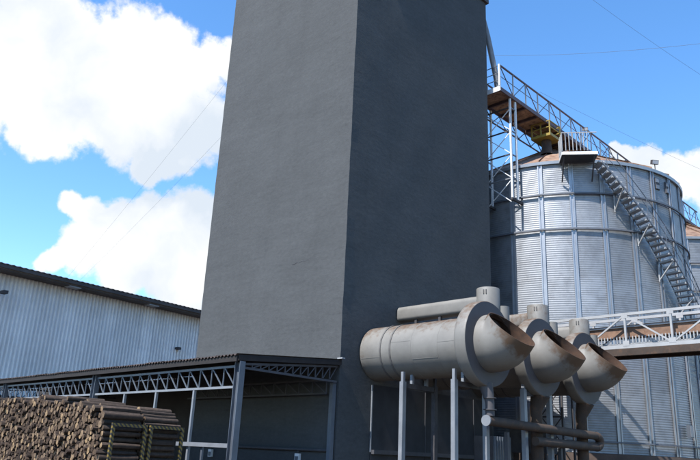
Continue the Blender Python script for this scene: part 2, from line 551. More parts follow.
# a grid on the four faces keeps the render of the plaster from looking like one flat card: faces wave by a few millimetres
def wave(a, z): return 0.008*math.sin(a*1.1+z*0.37) + 0.004*math.sin(z*0.83+a*0.4) + 0.003*math.sin(a*2.9-z*1.7)
def edge(z): return 0.007*math.sin(z*1.3) + 0.005*math.sin(z*3.1+1) + 0.004*math.sin(z*6.7+2) + 0.003*math.sin(z*13.1)
def facegrid(fn, na, nz):
    n = len(w.v)
    for j in range(nz+1):
        for i in range(na+1):
            w.v.append(fn(i/na, j/nz*TZ, (0 if i in (0, na) else 1)))
    for j in range(nz):
        for i in range(na):
            a = n+j*(na+1)+i
            w.face((a, a+1, a+na+2, a+na+1), True)
facegrid(lambda u, z, k: (TX0+(TX1-TX0)*u + (0 if k else edge(z+7*u)), TY0+k*wave(u*9, z)+(0 if k else abs(edge(z+3))*.5*u), z), 24, 150)
facegrid(lambda u, z, k: (TX1-k*wave(u*9+4, z)+(edge(z+7) if u == 0 else 0), TY0+(TY1-TY0)*u+(abs(edge(z+3))*.5 if u == 0 else 0), z), 24, 150)
facegrid(lambda u, z, k: (TX1-(TX1-TX0)*u, TY1, z), 2, 2)
facegrid(lambda u, z, k: (TX0, TY1-(TY1-TY0)*u, z), 2, 2)
n = len(w.v); w.v += [(TX0,TY0,TZ),(TX1,TY0,TZ),(TX1,TY1,TZ),(TX0,TY1,TZ)]; w.face((n,n+1,n+2,n+3))
w.build('wall', PLASTER, tw, sharp=60)
box('roof_cap', (TX0-.12, TY0-.12, TZ+.003), (TX1+.12, TY1+.12, TZ+.22), STEEL_D, tw)
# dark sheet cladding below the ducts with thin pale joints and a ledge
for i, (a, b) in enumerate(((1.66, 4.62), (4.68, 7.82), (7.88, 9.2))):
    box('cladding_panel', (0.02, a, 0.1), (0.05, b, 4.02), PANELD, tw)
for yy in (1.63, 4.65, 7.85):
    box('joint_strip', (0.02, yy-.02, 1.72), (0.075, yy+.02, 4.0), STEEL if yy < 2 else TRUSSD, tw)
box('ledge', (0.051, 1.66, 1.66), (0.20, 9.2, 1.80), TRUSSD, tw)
# rail along the front wall below the canopy
tube('wall_pipe', [(-8.7, -.09, 1.70), (-0.25, -.09, 1.70)], 0.05, TRUSSD, tw, 10)
for xx in (-7.5, -4.5, -1.5):
    box('pipe_clip', (xx-.03, -.085, 1.66), (xx+.03, -.004, 1.74), TRUSSD, tw)
# hairline crack of the plaster, a real groove-thin dark fillet
ck = []
for i in range(9):
    t = i/8
    ck.append((-2.9+1.05*t, -.010, 8.55+random.uniform(-.035, .035)+0.05*t))
tube('plaster_crack', ck, 0.006, TRUSSD, tw, 5)

def wall_box(x, y, label):
    t = thing('electrical_box', (x, y, 1.28), label, 'electrical box')
    box('box_body', (x-.11, y-.10, 1.28), (x+.11, y, 1.56), WHITEBOX, t)
    box('box_cover', (x-.08, y-.112, 1.31), (x+.08, y-.101, 1.47), STEEL_B, t)
    tube('conduit', [(x, y-.05, 1.561), (x, y-.05, 1.70)], 0.022, TRUSSD, t, 8)
wall_box(-1.8, -.012, 'small white electrical box on the tower wall nearest the corner')
wall_box(-7.0, -.012, 'small white electrical box on the tower wall seen beside the barrier')

# ------------------------------------------------------------------ furnace house behind the canopy (dark, left of the tower)
fh = thing('furnace_house', (-19, 2, 0), 'dark furnace house wall in deep shade under the canopy', 'building')
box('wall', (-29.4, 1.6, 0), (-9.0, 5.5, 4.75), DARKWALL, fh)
box('added_dark_screen', (-28.9, -4.1, 0), (-28.4, 1.597, 4.1), DARKWALL, fh)  # added dark wall, hides the bright warehouse behind the trusses
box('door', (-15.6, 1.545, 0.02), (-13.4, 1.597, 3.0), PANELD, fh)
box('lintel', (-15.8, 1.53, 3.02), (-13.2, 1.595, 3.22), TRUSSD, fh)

# ------------------------------------------------------------------ canopy (lean-to along the front of the tower)
CY = -4.2
cn = thing('canopy', (-14.5, CY, 0), 'long lean-to canopy on pale steel posts along the foot of the tower', 'canopy')
def roof_z(y): return 4.30 + (y + 4.45) * (4.68-4.30)/4.45
# corrugated roof sheets, each about a metre wide
PIT = 0.18; NS = 6
def roof_sheet(x0, y1):
    s = MB(); k = NS*6
    for y, e in ((-4.45, 0), (y1, 0)):
        for lay in (0, -0.012):
            for i in range(k+1):
                x = x0 + i*PIT/6
                s.v.append((x, y, roof_z(y) + 0.028*math.cos(2*math.pi*i/6) + lay))
    r = k+1
    for i in range(k):
        s.face((i, i+1, 2*r+i+1, 2*r+i), True)
        s.face((r+i+1, r+i, 3*r+i, 3*r+i+1), True)
        s.face((i+1, i, r+i, r+i+1)); s.face((2*r+i, 2*r+i+1, 3*r+i+1, 3*r+i))
    return s
sx = 0.12 - NS*PIT
while sx > -28.0:
    o = roof_sheet(sx, -0.03 if sx + NS*PIT > -8.9 else 1.55).build('roof_sheet', ROOFC, cn)
    o.location.z += random.uniform(-.012, .012)
    sx -= NS*PIT - 0.03
for yy in (-4.28, -3.2, -2.1, -1.0, -0.18):
    z = roof_z(yy) - 0.055
    bar('purlin', (-28.0, yy, z-.06), (0.06, yy, z-.06), 0.06, 0.12, TIMBER, cn)
box('fascia_board', (-28.0, -4.412, 4.10), (0.08, -4.37, 4.26), TIMBER, cn)
f_ = MB()  # barge board of the right-hand end
f_.bar((0.10, -4.36, 4.21), (0.10, -0.03, 4.585), 0.035, 0.17)
f_.build('barge_board', TIMBER, cn)
box('end_flashing', (0.02, -0.16, 4.70), (0.26, -0.02, 4.74), STEEL_W, cn)
POSTX = [0.0, -9.2, -18.4, -27.6]
for x in POSTX:
    MB().hbeam((x, CY, 0), (x, CY, 4.12), 0.20, 0.26, 0.022, 0.014, (1, 0, 0)).build('post', STEEL_B, cn)
    box('base_plate', (x-.2, CY-.2, 0.0), (x+.2, CY+.2, 0.02), STEEL_B, cn)
for k in range(3):
    for i in (1, 2, 3):
        x = POSTX[k] - 2.3*i + (0.02 if i < 3 else 0.15)
        bar('secondary_post', (x, CY, 0), (x, CY, 3.325), 0.085, 0.085, STEEL, cn)
def truss(name, a, b, za, zb, nweb, m, up, parent, cw=0.07, ww=0.032, wm=None):
    """parallel-chord truss from a to b: bottom chord at za, top chord at zb"""
    a = Vector(a); b = Vector(b)
    t_ = MB().bar((a.x, a.y, za), (b.x, b.y, za), cw, cw).build(name, m, parent)
    h = sub(t_, parent)
    bar('top_chord', (a.x, a.y, zb), (b.x, b.y, zb), cw, cw, wm or m, h)
    for i in range(nweb):
        u0 = a.lerp(b, i/nweb); u1 = a.lerp(b, (i+1)/nweb)
        bar('web_upright', (u0.x, u0.y, za+cw/2), (u0.x, u0.y, zb-cw/2), ww, ww, wm or m, h)
        bar('web_diagonal', (u0.x+(u1.x-u0.x)*.07, u0.y, za+cw/2), (u1.x-(u1.x-u0.x)*.07, u1.y, zb-cw/2), ww, ww, wm or m, h)
    return t_
for k in range(3):
    truss('front_truss', (POSTX[k]-.14, CY, 0), (POSTX[k+1]+.14, CY, 0), 3.37, 3.98, 14, STEEL, None, cn, wm=STEEL_B)
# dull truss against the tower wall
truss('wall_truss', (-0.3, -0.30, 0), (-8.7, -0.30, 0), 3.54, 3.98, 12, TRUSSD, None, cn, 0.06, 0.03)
# tapering end trusses from front post back to the wall
for x in POSTX:
    yb = -0.12 if x > -8 else 1.45
    e = MB().bar((x-.02, CY+.14, 3.95), (x-.02, yb, 3.93 if x > -8 else 3.9), 0.07, 0.07).build('end_truss', TRUSSD, cn)
    h = sub(e, cn)
    bar('top_chord', (x-.02, CY+.14, 4.06), (x-.02, yb, roof_z(yb)-.22), 0.07, 0.07, TRUSSD, h)
    N = 12
    for i in range(1, N):
        ya = CY+.14+(yb-CY-.14)*i/N; yn = CY+.14+(yb-CY-.14)*(i+1)/N
        zt = lambda q: 4.06+(roof_z(yb)-.22-4.06)*(q-CY-.14)/(yb-CY-.14)
        bar('web_upright', (x-.02, ya, 3.985), (x-.02, ya, zt(ya)-.035), 0.03, 0.03, TRUSSD, h)
        if i < N-1 or True:
            bar('web_diagonal', (x-.02, ya+.02, 3.985), (x-.02, yn-.02, zt(yn)-.035), 0.03, 0.03, TRUSSD, h)
bar('wall_post', (-0.14, -0.14, 0), (-0.14, -0.14, 3.885), 0.16, 0.16, STEEL_B, cn)

ba = thing('barrier', (-1.35, CY+.0, 0), 'pale steel barrier beam fixed at chest height beside the front canopy post', 'barrier')
box('beam', (-2.85, CY-.11, 1.63), (-0.12, CY-.045, 1.75), STEEL, ba)
for x in (-2.7, -1.5):
    box('barrier_post', (x-.035, CY-.044, 0), (x+.035, CY+.02, 1.74), STEEL_B, ba)

# ------------------------------------------------------------------ warehouse on the left
WX = -30.0
wh = thing('warehouse', (WX-8, 8, 0), 'large corrugated zinc warehouse with a dark overhanging roof edge', 'building')
PW = 0.28
def zinc_sheet_mesh():
    s = MB(); prof = []
    for k in range(4):
        y = k*PW
        prof += [(y, 0), (y+.07, 0), (y+.12, 0.13), (y+.18, 0.13), (y+.23, 0)]
    prof.append((4*PW, 0))
    for z in (0.0, 12.2):
        for (y, d) in prof:
            s.v.append((d, y, z))
    n = len(prof)
    for i in range(n-1):
        s.face((i, i+1, n+i+1, n+i))
    return s.mesh('wall_sheet')
zm = zinc_sheet_mesh(); zm.materials.append(WSHEET)
yy = -7.0
while yy < 22:
    o = link('wall_sheet', zm, wh)
    o.location = (WX - wh.org[0] + random.uniform(-.006, .006), yy - wh.org[1], 0)
    yy += 4*PW - 0.002
box('wall_core', (WX-.4, -7.05, 0), (WX-.02, 22.2, 12.1), DARKWALL, wh)
# roof: dark overhang with corrugated edge
rf = MB()
k = 150
for x, z in ((WX+1.35, 12.30), (WX-16, 15.6)):
    for lay in (0, -0.05):
        for i in range(k+1):
            rf.v.append((x, -8+31*i/k, z + lay + 0.03*math.cos(math.pi*i)))
r = k+1
for i in range(k):
    rf.face((i, i+1, 2*r+i+1, 2*r+i)); rf.face((r+i+1, r+i, 3*r+i, 3*r+i+1)); rf.face((i+1, i, r+i, r+i+1))
ro = rf.build('roof', WROOF, wh)
rh = sub(ro, wh)
box('gutter', (WX+1.2, -8, 12.02), (WX+1.34, 23, 12.22), WROOF, rh)
box('soffit', (WX+.06, -8, 11.90), (WX+1.19, 23, 11.98), WROOF, rh)
for y in (-5.5, 3.2, 9.9, 17):
    box('eave_bracket', (WX+.5, y-.45, 11.84), (WX+1.18, y+.45, 11.898), STEEL_W, rh)
lm = MB().tube([(WX+.05, -1.55, 10.5), (WX+.45, -1.55, 10.6), (WX+.8, -1.55, 10.55)], 0.06, 8)
lm.build('lamp_arm', STEEL_D, wh)
box('lamp_head', (WX+.8, -1.7, 10.42), (WX+1.3, -1.4, 10.62), STEEL_D, wh)
box('vent_stub', (WX+.05, 13.2, 9.0), (WX+.5, 13.5, 9.18), STEEL_D, wh)

WTH = rad(6.7)
_e = Vector((9.35*math.cos(WTH)+2.05*math.sin(WTH), 9.35*math.sin(WTH)-2.05*math.cos(WTH), 0))
wh.o.location = Vector((-30.02, 5.95, 0)) - _e
wh.o.rotation_euler.z = WTH

# ------------------------------------------------------------------ exhaust ducts
DY = [1.85, 5.2, 8.5]; DZ = 5.1
def make_duct(i, label):
    cy = DY[i]
    t = thing('exhaust_duct', (2.4, cy, DZ-1.0), label, 'duct', 'big round exhaust ducts of the dryer')
    m = MB().lathe_x([(0.06, .95)] + [(0.06+4.46*k/16, .95) for k in range(1, 17)], cy, DZ, 64)
    m.attr = ('rust', [max(0, min(1, ((v[2]-DZ)-0.35)*0.55)) + (0.12 if v[0] < .2 else 0) for v in m.v])
    m.build('pipe', DUCT, t)
    for x in (0.98, 1.42):
        MB().lathe_x([(x, .95), (x, .974), (x+.06, .974), (x+.06, .95)], cy, DZ, 64).build('band', BAND, t)
    for x in (2.35, 3.45):
        MB().lathe_x([(x, .95), (x+.006, .957), (x+.02, .957), (x+.026, .95)], cy, DZ, 64).build('weld_seam', DUCT, t)
    for xa, xb, an in ((.1, .97, 196), (1.5, 2.34, 168), (2.39, 3.44, 205), (3.49, 4.48, 176)):
        a_ = rad(an+7*i); yq, zq = cy+.951*math.cos(a_), DZ+.951*math.sin(a_)
        bar('plate_seam', (xa, yq, zq), (xb, yq, zq), .008, .008, DUCT, t)
    fl = MB().lathe_x([(4.36, .95), (4.36, 1.22), (4.375, 1.28), (4.41, 1.325), (4.46, 1.352), (4.52, 1.36), (4.77, 1.36), (4.81, 1.352), (4.83, 1.335)], cy, DZ+.05, 72)
    fl.attr = ('rust', [max(0, (v[2]-DZ)*.22) for v in fl.v])
    fo = fl.build('fan_housing', DUCT, t)
    fh_ = sub(fo, t)
    MB().lathe_x([(4.831, 1.333), (4.835, 0.84)], cy, DZ+.05, 72).build('housing_face', FLANGE, fh_)
    # elbow turning up by 52 degrees, open mouth
    A = rad(48); rings = []; rin = []; ru = []
    n = 56
    # centre line: straight stub, short bend, straight end
    pts = [(4.836, DZ+.05, 0.0), (5.08, DZ+.05, 0.0)]
    Rb = 1.02
    for k in range(1, 9):
        a = A*k/8
        pts.append((5.08+Rb*math.sin(a)*0.60, DZ+.05+Rb*(1-math.cos(a))*0.78, a))
    x, z, a = pts[-1]
    pts.append((x+.12*math.cos(A), z+.12*math.sin(A), A))
    pts.append((x+.17*math.cos(A), z+.17*math.sin(A), A))
    for q, (x, z, a) in enumerate(pts):
        R0 = 0.905-.065*q/(len(pts)-1)
        for rr, lst in ((R0, rings), (R0-.02, rin)):
            lst.append([(x - math.sin(a)*rr*math.sin(2*math.pi*j/n), cy + rr*math.cos(2*math.pi*j/n), z + math.cos(a)*rr*math.sin(2*math.pi*j/n)) for j in range(n)])
    e = MB().rings(rings, True)
    L = len(pts)
    val = []
    for q in range(L):
        for j in range(n):
            low = max(0.0, -math.sin(2*math.pi*j/n))
            val.append(max(0.0, (q-(L-6))/5.0)*0.85*(0.30+0.70*low) + (0.16 if math.sin(2*math.pi*j/n) > .7 else 0))
    e.attr = ('rust', val)
    eo = e.build('elbow', DUCT, t)
    eh = sub(eo, t)
    inn = MB().rings([list(reversed(r)) for r in rin], True)
    inn.build('elbow_lining', RUST, eh)
    rim = MB().rings([rings[-1], rin[-1]], True, smooth=False)
    rim.build('mouth_rim', RUST, eh)
    # closed back of the elbow so that the throat is dark
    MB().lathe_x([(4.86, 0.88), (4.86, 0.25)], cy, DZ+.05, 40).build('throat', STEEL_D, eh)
    hub = MB().lathe_x([(4.80, 0.30), (4.92, 0.30), (5.02, 0.0)], cy, DZ+.05, 24).build('fan_hub', STEEL_D, eh)
    # flat channel and upright drum beside the pipe
    by = cy + 1.30
    b = MB(); sec = []
    for cy_, cz_, a0 in ((by+.10, 6.87, 0), (by-.10, 6.87, 90), (by-.16, 6.62, 180), (by+.16, 6.62, 270)):
        rq = .18 if cz_ > 6.7 else .12
        sec += [(cy_+rq*math.cos(rad(a0+d)), cz_+rq*math.sin(rad(a0+d))) for d in (0, 22, 45, 67, 90)]
    b.rings([[(x, yq, zq) for yq, zq in sec] for x in (0.06, 1.2, 2.4, 3.66)], True, (True, True), True)
    b.attr = ('rust', [0.0 if i != 1 else 0.22]*len(b.v))
    b.build('side_channel', DUCT, t)
    for x in (0.9, 2.0, 3.1):
        box('channel_foot', (x-.05, by-.2, 5.95), (x+.05, by-.1, 6.498), STEEL_D, t)
    d = MB().lathe_z([(0.40, 6.05), (0.40, 7.26), (0.385, 7.29), (0.0, 7.32)], 3.95, by, 28)
    d.attr = ('rust', [(0.12 if i else 0.0)]*len(d.v))
    do = d.build('drum', DUCT, t)
    dh = sub(do, t)
    for a in (-78, -66):
        c, s_ = math.cos(rad(a)), math.sin(rad(a))
        bar('lug', (3.95+.405*c, by+.405*s_, 7.05), (3.95+.405*c, by+.405*s_, 7.19), 0.035, 0.035, BAND, dh)
    d2 = MB().lathe_z([(0.22, 6.0), (0.22, 6.68), (0.0, 6.71)], 4.30, by+.36, 24)
    d2.attr = ('rust', [0.05]*len(d2.v))
    d2.build('side_drum', DUCT, t)
    # drain leg
    rr = 0.14 if i == 0 else 0.21
    zb = 2.925 if i == 0 else 0.0
    dx = 4.80 if i == 0 else 4.46
    p = MB().tube([(4.66, cy, DZ-1.22), (dx, cy, DZ-1.75), (dx, cy, zb)], [rr*1.6, rr, rr], 18)
    p.build('drain_leg', FLANGE if i == 0 else BROWN, t)
    if i == 0:
        for z in (3.1, 3.45):
            MB().tube([(4.80, cy, z), (4.80, cy, z+.03)], rr*1.45, 18).build('pipe_flange', FLANGE, t)
    return t
make_duct(0, 'nearest and largest looking exhaust duct with open upturned mouth')
make_duct(1, 'middle exhaust duct of the three with open upturned mouth')
make_duct(2, 'farthest exhaust duct, its mouth in front of the steel bridge')

def make_stand(i, label, xs):
    cy = DY[i]
    t = thing('duct_stand', (3.0, cy, 0), label, 'steel stand', 'steel stands under the exhaust ducts')
    for x in xs:
        for s_ in (-1, 1):
            MB().bar((x, cy+s_*.85, 0), (x, cy+s_*.85, 3.98), 0.17, 0.15).build('leg', STEEL if (s_ < 0 or x > 3) else STEEL_D, t)  # inner rear leg and its cap coloured dark for the shade under the duct
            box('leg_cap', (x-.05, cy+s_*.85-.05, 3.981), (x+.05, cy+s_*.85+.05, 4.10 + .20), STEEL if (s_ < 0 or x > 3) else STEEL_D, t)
        bar('cross_beam', (x+.002, cy-.75, 3.86), (x+.002, cy+.75, 3.86), 0.12, 0.16, STEEL_D, t)
        for s_ in (-.38, .38):
            box('saddle_block', (x-.05, cy+s_-.05, 3.942), (x+.05, cy+s_+.05, 4.25), STEEL, t)
    return t
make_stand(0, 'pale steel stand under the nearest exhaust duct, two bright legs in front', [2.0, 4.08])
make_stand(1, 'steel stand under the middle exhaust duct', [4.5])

hp = thing('header_pipe', (4.72, 5, 0), 'brown horizontal drain pipes joined by a bend below the exhaust ducts', 'pipe')
tube('upper_pipe', [(4.80, 1.68, 2.78), (4.80, 8.9, 2.68)], 0.145, BROWN, hp, 18)
tube('end_cap', [(4.80, 1.66, 2.78), (4.80, 1.615, 2.78)], 0.165, STEEL, hp, 24)
arc = [(4.80, 8.9+.32*math.sin(a), 2.68-.20+.20*math.cos(a)) for a in [math.pi*k/10 for k in range(11)]]
tube('return_bend', [(p[0]+.02*0, p[1], p[2]) for p in arc], 0.16, BROWN, hp, 18)
tube('lower_pipe', [(4.80, 8.9, 2.28), (4.80, 4.5, 2.30)], 0.145, BROWN, hp, 18)
for y in (2.9, 6.3):
    box('pipe_support', (4.66, y-.06, 0), (4.78, y+.06, 2.50 if y < 3 else 2.15), STEEL_D, hp)

hb = thing('hopper_bin', (1.5, 8.3, 0), 'dark hopper bin in the shade between the duct legs', 'bin')
b = MB()
b.rings([[(0.6,9.7,2.0),(2.3,9.7,2.0),(2.3,10.6,2.0),(0.6,10.6,2.0)],[(0.6,9.7,3.0),(2.3,9.7,3.0),(2.3,10.6,3.0),(0.6,10.6,3.0)]], True, (True, True), False)
b.build('bin_body', STEEL_D, hb)
for x in (0.66, 2.24):
    for y in (9.76, 10.54):
        bar('bin_leg', (x, y, 0), (x, y, 1.99), 0.07, 0.07, STEEL_D, hb)
ct = thing('control_cabin', (2.6, 5.3, 0), 'pale ribbed sheet cabinet standing behind the duct legs', 'cabinet')
cb = MB(); pr = []
for k in range(7):
    y = 4.75+k*.16
    pr += [(3.0, y), (3.0, y+.08), (3.03, y+.1), (3.03, y+.14)]
k = len(pr)
for z in (0.05, 2.45):
    cb.v += [(x, y, z) for x, y in pr]
for i in range(k-1): cb.face((i, i+1, k+i+1, k+i))
cb.build('ribbed_side', STEEL_B, ct)
box('cabinet_body', (2.2, 4.75, 0), (2.995, 5.88, 2.45), STEEL_D, ct)

# ------------------------------------------------------------------ grain silos
SR, SZ0, SZ1, NR = 6.45, 2.15, 15.85, 28
STEPA = 2*math.pi/NR
def corr_panel(z0, z1):
    """corrugated wall sheet between two ribs, local to the silo axis, centred on angle 0"""
    s = MB(); pitch = 0.105; per = 5; rows = int(round((z1-z0)/pitch))*per; na = 4
    for j in range(rows+1):
        z = z0+(z1-z0)*j/rows
        r = SR + 0.0042*math.cos(2*math.pi*j/per)
        for i in range(na+1):
            a = -STEPA/2+STEPA*i/na
            s.v.append((r*math.cos(a), r*math.sin(a), z))
    for j in range(rows):
        for i in range(na):
            a = j*(na+1)+i
            s.face((a, a+1, a+na+2, a+na+1), True)
    me = s.mesh('wall_panel'); me.materials.append(GALV)
    return me
PZ = [SZ0, 4.9, 7.6, 10.0, 12.35, 14.15, SZ1]
panels = [corr_panel(PZ[i], PZ[i+1]) for i in range(len(PZ)-1)]
def rib_mesh():
    s = MB()
    for dy in (-.085, .085):                   # twin stiffener angles with a gap
        s.box((SR+.018, dy-.028, SZ0), (SR+.085, dy+.028, SZ1))
    s.box((SR+.016, -.058, SZ0), (SR+.03, .058, SZ1))
    me = s.mesh('rib'); me.materials.append(GALV_RIB); return me
ribm = rib_mesh()
def roof_panel_mesh():
    s = MB(); a = STEPA/2*0.985; r0, r1 = 0.55, SR+.14
    zt, zb = 19.3, SZ1+.06
    for q, (r, z) in enumerate(((r1, zb), (r0, zt))):
        s.v += [(r*math.cos(-a), r*math.sin(-a), z), (r*math.cos(a), r*math.sin(a), z)]
    s.face((0, 1, 3, 2))
    n = len(s.v)
    c, d = math.cos(a), math.sin(a)
    s.v += [(r1*c, r1*d, zb+.09), (r0*c, r0*d, zt+.09)]           # standing seam
    s.face((1, n, n+1, 3)); s.face((3, n+1, n, 1))
    me = s.mesh('roof_panel'); me.materials.append(ROOFRUST); return me
roofm = roof_panel_mesh()
ROT0 = rad(-69.3)
def make_silo(cx, cy, label, full=True):
    t = thing('grain_silo', (cx, cy, 0), label, 'silo', 'corrugated grain silos')
    for k in range(NR):
        a = ROT0+(k+.5)*STEPA
        for me in panels:
            o = link('wall_panel', me, t); o.rotation_euler.z = a
            o.scale.x = o.scale.y = 1 + random.uniform(-.0006, .0006)
        o = link('rib', ribm, t); o.rotation_euler.z = ROT0+k*STEPA
        o = link('roof_panel', roofm, t); o.rotation_euler.z = a
    for z, h, m in ((14.15, .04, RING), (12.35, .04, RING), (2.62, .03, RING)):
        MB().lathe_z([(SR+.09, z-h), (SR+.17, z-h), (SR+.17, z+h), (SR+.09, z+h)], cx, cy, 84).build('wind_ring', m, t)
    MB().lathe_z([(SR+.02, SZ1-.10), (SR+.13, SZ1-.10), (SR+.15, SZ1+.055), (SR+.02, SZ1+.055)], cx, cy, 84).build('eave_ring', GALV_RIB, t)
    MB().lathe_z([(0.58, 19.25), (0.58, 19.5), (0.30, 19.62), (0.0, 19.62)], cx, cy, 24).build('roof_cap', ROOFRUST, t)
    MB().lathe_z([(6.75, 0), (6.75, SZ0-.02), (6.0, SZ0)], cx, cy, 64).build('plinth', CONCRETE, t)
    return t
SCX, SCY = -1.1, 18.2
silo = make_silo(SCX, SCY, 'large galvanised corrugated silo with a spiral stair, right behind the tower')
make_silo(SCX, 33.6, 'second silo with tan roof, glimpsed behind the large silo at the right edge')
def on_silo(a, r, z): return Vector((SCX+r*math.cos(a), SCY+r*math.sin(a), z))
# two small hatches high on the wall
for a in (-14.5, -6.5):
    A = rad(a)
    p = on_silo(A, SR+.03, 15.2); tg = Vector((-math.sin(A), math.cos(A), 0)); nr = Vector((math.cos(A), math.sin(A), 0))
    h = MB().bar(p-Vector((0,0,.30)), p+Vector((0,0,.30)), 0.36, 0.06, nr).build('wall_hatch', TRUSSD, silo)
    hh = sub(h, silo)
    for dz in (-.17, .17):
        c = p + nr*.04 + Vector((0,0,dz))
        MB().bar(c-Vector((0,0,.10)), c+Vector((0,0,.10)), 0.24, 0.03, nr).build('hatch_window', GALV, hh)

def floodlight(loc, yaw, label):
    x, y, z = loc
    t = thing('floodlight', loc, label, 'lamp')
    d = Vector((math.cos(yaw), math.sin(yaw), -.35)).normalized(); c = Vector(loc)+Vector((0,0,.42))
    tube('stalk', [loc, (x, y, z+.3)], 0.025, STEEL_D, t, 8)
    bar('lamp_body', c-d*.09, c+d*.09, 0.34, 0.22, TRUSSD, t)
    bar('lamp_glass', c+d*.091, c+d*.10, 0.30, 0.18, LENS, t)
floodlight(tuple(on_silo(rad(-15.5), SR+.1, SZ1+.06)), rad(-40), 'small floodlight on the rim of the large silo')

# ------------------------------------------------------------------ silo stair
st = thing('silo_stair', (SCX+SR, SCY, 0), 'steel spiral stair with white landing winding down the large silo', 'staircase')
A0, Z0 = rad(-46), 15.45
RATE = rad(6.0)
def stair_a(z): return A0 + (Z0-z)*RATE
Ri, Ro = SR+.22, SR+.98
z = Z0; NT = 0
while z > 0.35:
    a = stair_a(z); nr = Vector((math.cos(a), math.sin(a), 0))
    MB().bar(on_silo(a, Ri, z), on_silo(a, Ro, z), 0.29, 0.085).build('tread', STEEL_W, st)
    z -= 0.25
def helix(r, dz, z0, z1, k=60):
    return [on_silo(stair_a(z0+(z1-z0)*i/k), r, z0+(z1-z0)*i/k+dz) for i in range(k+1)]
def strip(path, w, h):
    s = MB()
    rg = []
    for i, p in enumerate(path):
        nr = Vector((p.x-SCX, p.y-SCY, 0)).normalized()
        rg.append([p-nr*w/2-Vector((0,0,h/2)), p+nr*w/2-Vector((0,0,h/2)), p+nr*w/2+Vector((0,0,h/2)), p-nr*w/2+Vector((0,0,h/2))])
    return s.rings(rg, True, (True, True), False)
strip(helix(Ri-.03, -.02, Z0, .1), 0.025, 0.10).build('stringer', STEEL_B, st)
strip(helix(Ro+.03, -.02, Z0, .1), 0.025, 0.10).build('stringer', STEEL_B, st)
MB().tube(helix(Ro+.04, 1.0, Z0, .1), 0.022, 8).build('handrail', STEEL_B, st)
MB().tube(helix(Ro+.04, 0.55, Z0, .1), 0.014, 6).build('handrail', STEEL_B, st)
for i in range(12):
    z = Z0-.3-i*1.2
    if z < .3: break
    a = stair_a(z)
    tube('baluster', [on_silo(a, Ro+.045, z-.1), on_silo(a, Ro+.045, z+1.0)], 0.017, STEEL_B, st, 6)
for i in range(8):
    z = Z0-1.2-i*1.6
    a = stair_a(z)
    MB().bar(on_silo(a, SR+.09, z-.95), on_silo(a, Ro, z-.14), 0.05, 0.05).build('bracket', STEEL_W, st)
    MB().bar(on_silo(a, SR+.11, z-1.0), on_silo(a, SR+.11, z-.15), 0.06, 0.05).build('bracket', STEEL_W, st)
# landing at the eave
LA = rad(-54); tg = Vector((-math.sin(LA), math.cos(LA), 0)); nr = Vector((math.cos(LA), math.sin(LA), 0))
lc = on_silo(LA, SR+.62, 15.76)
ld = MB().bar(lc-tg*.8, lc+tg*.85, 0.95, 0.06).build('landing', TRUSSD, st)
lh = sub(ld, st)
for s_ in (.49,):
    bar('toe_board', lc+nr*s_-tg*.8+Vector((0,0,.06)), lc+nr*s_+tg*.85+Vector((0,0,.06)), 0.03, 0.15, WHITEBOX, lh)
bar('toe_board', lc-tg*.8-nr*.47+Vector((0,0,.06)), lc-tg*.8+nr*.47+Vector((0,0,.06)), 0.03, 0.15, WHITEBOX, lh)
for k in range(8):
    q = lc+nr*.49+tg*(-.78+k*.17)
    bar('guard_bar', q+Vector((0,0,.19)), q+Vector((0,0,1.12)), 0.055, 0.03, STEEL_W, lh)
for k in range(4):
    q = lc-tg*.79+nr*(.3-k*.24)
    bar('guard_bar', q+Vector((0,0,.19)), q+Vector((0,0,1.12)), 0.055, 0.03, STEEL_W, lh)
bar('top_rail', lc+nr*.49-tg*.8+Vector((0,0,1.14)), lc+nr*.49+tg*.85+Vector((0,0,1.14)), 0.04, 0.04, STEEL_W, lh)
for k in (-.7, .7):
    bar('landing_strut', on_silo(LA, SR+.09, 14.75)+tg*k, lc+nr*.4+tg*k-Vector((0,0,.04)), 0.06, 0.06, STEEL_D, lh)

# ------------------------------------------------------------------ upper catwalk to the silos
KX0, KX1, KY0, KY1, KZ = -1.2, 0.36, 10.0, 38.0, 19.58
cw = thing('catwalk', (-.4, 24, KZ-.4), 'high trussed catwalk running from the tower top over the silos', 'catwalk')
y = KY0+.05; i = 0
while y < KY1-1:
    L_ = 1.25
    box('deck_plate', (KX0+.06, y, KZ-.05), (KX1-.06, y+L_-.02, KZ-.02), DECK, cw)
    box('cross_beam', (KX0+.04, y-.05, KZ-.20), (KX1-.04, y+.05, KZ-.052), CHORD, cw)
    y += L_
for x in (KX0, KX1):
    box('side_beam', (x-.04, KY0, KZ-.22), (x+.04, KY1, KZ), CHORD, cw)
    bar('top_chord', (x, KY0, KZ+1.25), (x, KY1, KZ+1.25), 0.07, 0.07, CHORD, cw)
    bar('mid_rail', (x, KY0, KZ+.62), (x, KY1, KZ+.62), 0.025, 0.025, STEEL_B, cw)
    yy = KY0; k = 0
    while yy < KY1:
        bar('upright', (x, yy, KZ), (x, yy, KZ+1.22), 0.06, 0.05, STEEL_W, cw)
        y2 = yy+1.25
        if k % 2 == 0:
            bar('diagonal', (x, yy+.05, KZ+1.2), (x, y2-.05, KZ+.03), 0.035, 0.035, CHORD, cw)
        else:
            bar('diagonal', (x, yy+.05, KZ+.03), (x, y2-.05, KZ+1.2), 0.035, 0.035, STEEL_B, cw)
        yy += 1.25; k += 1
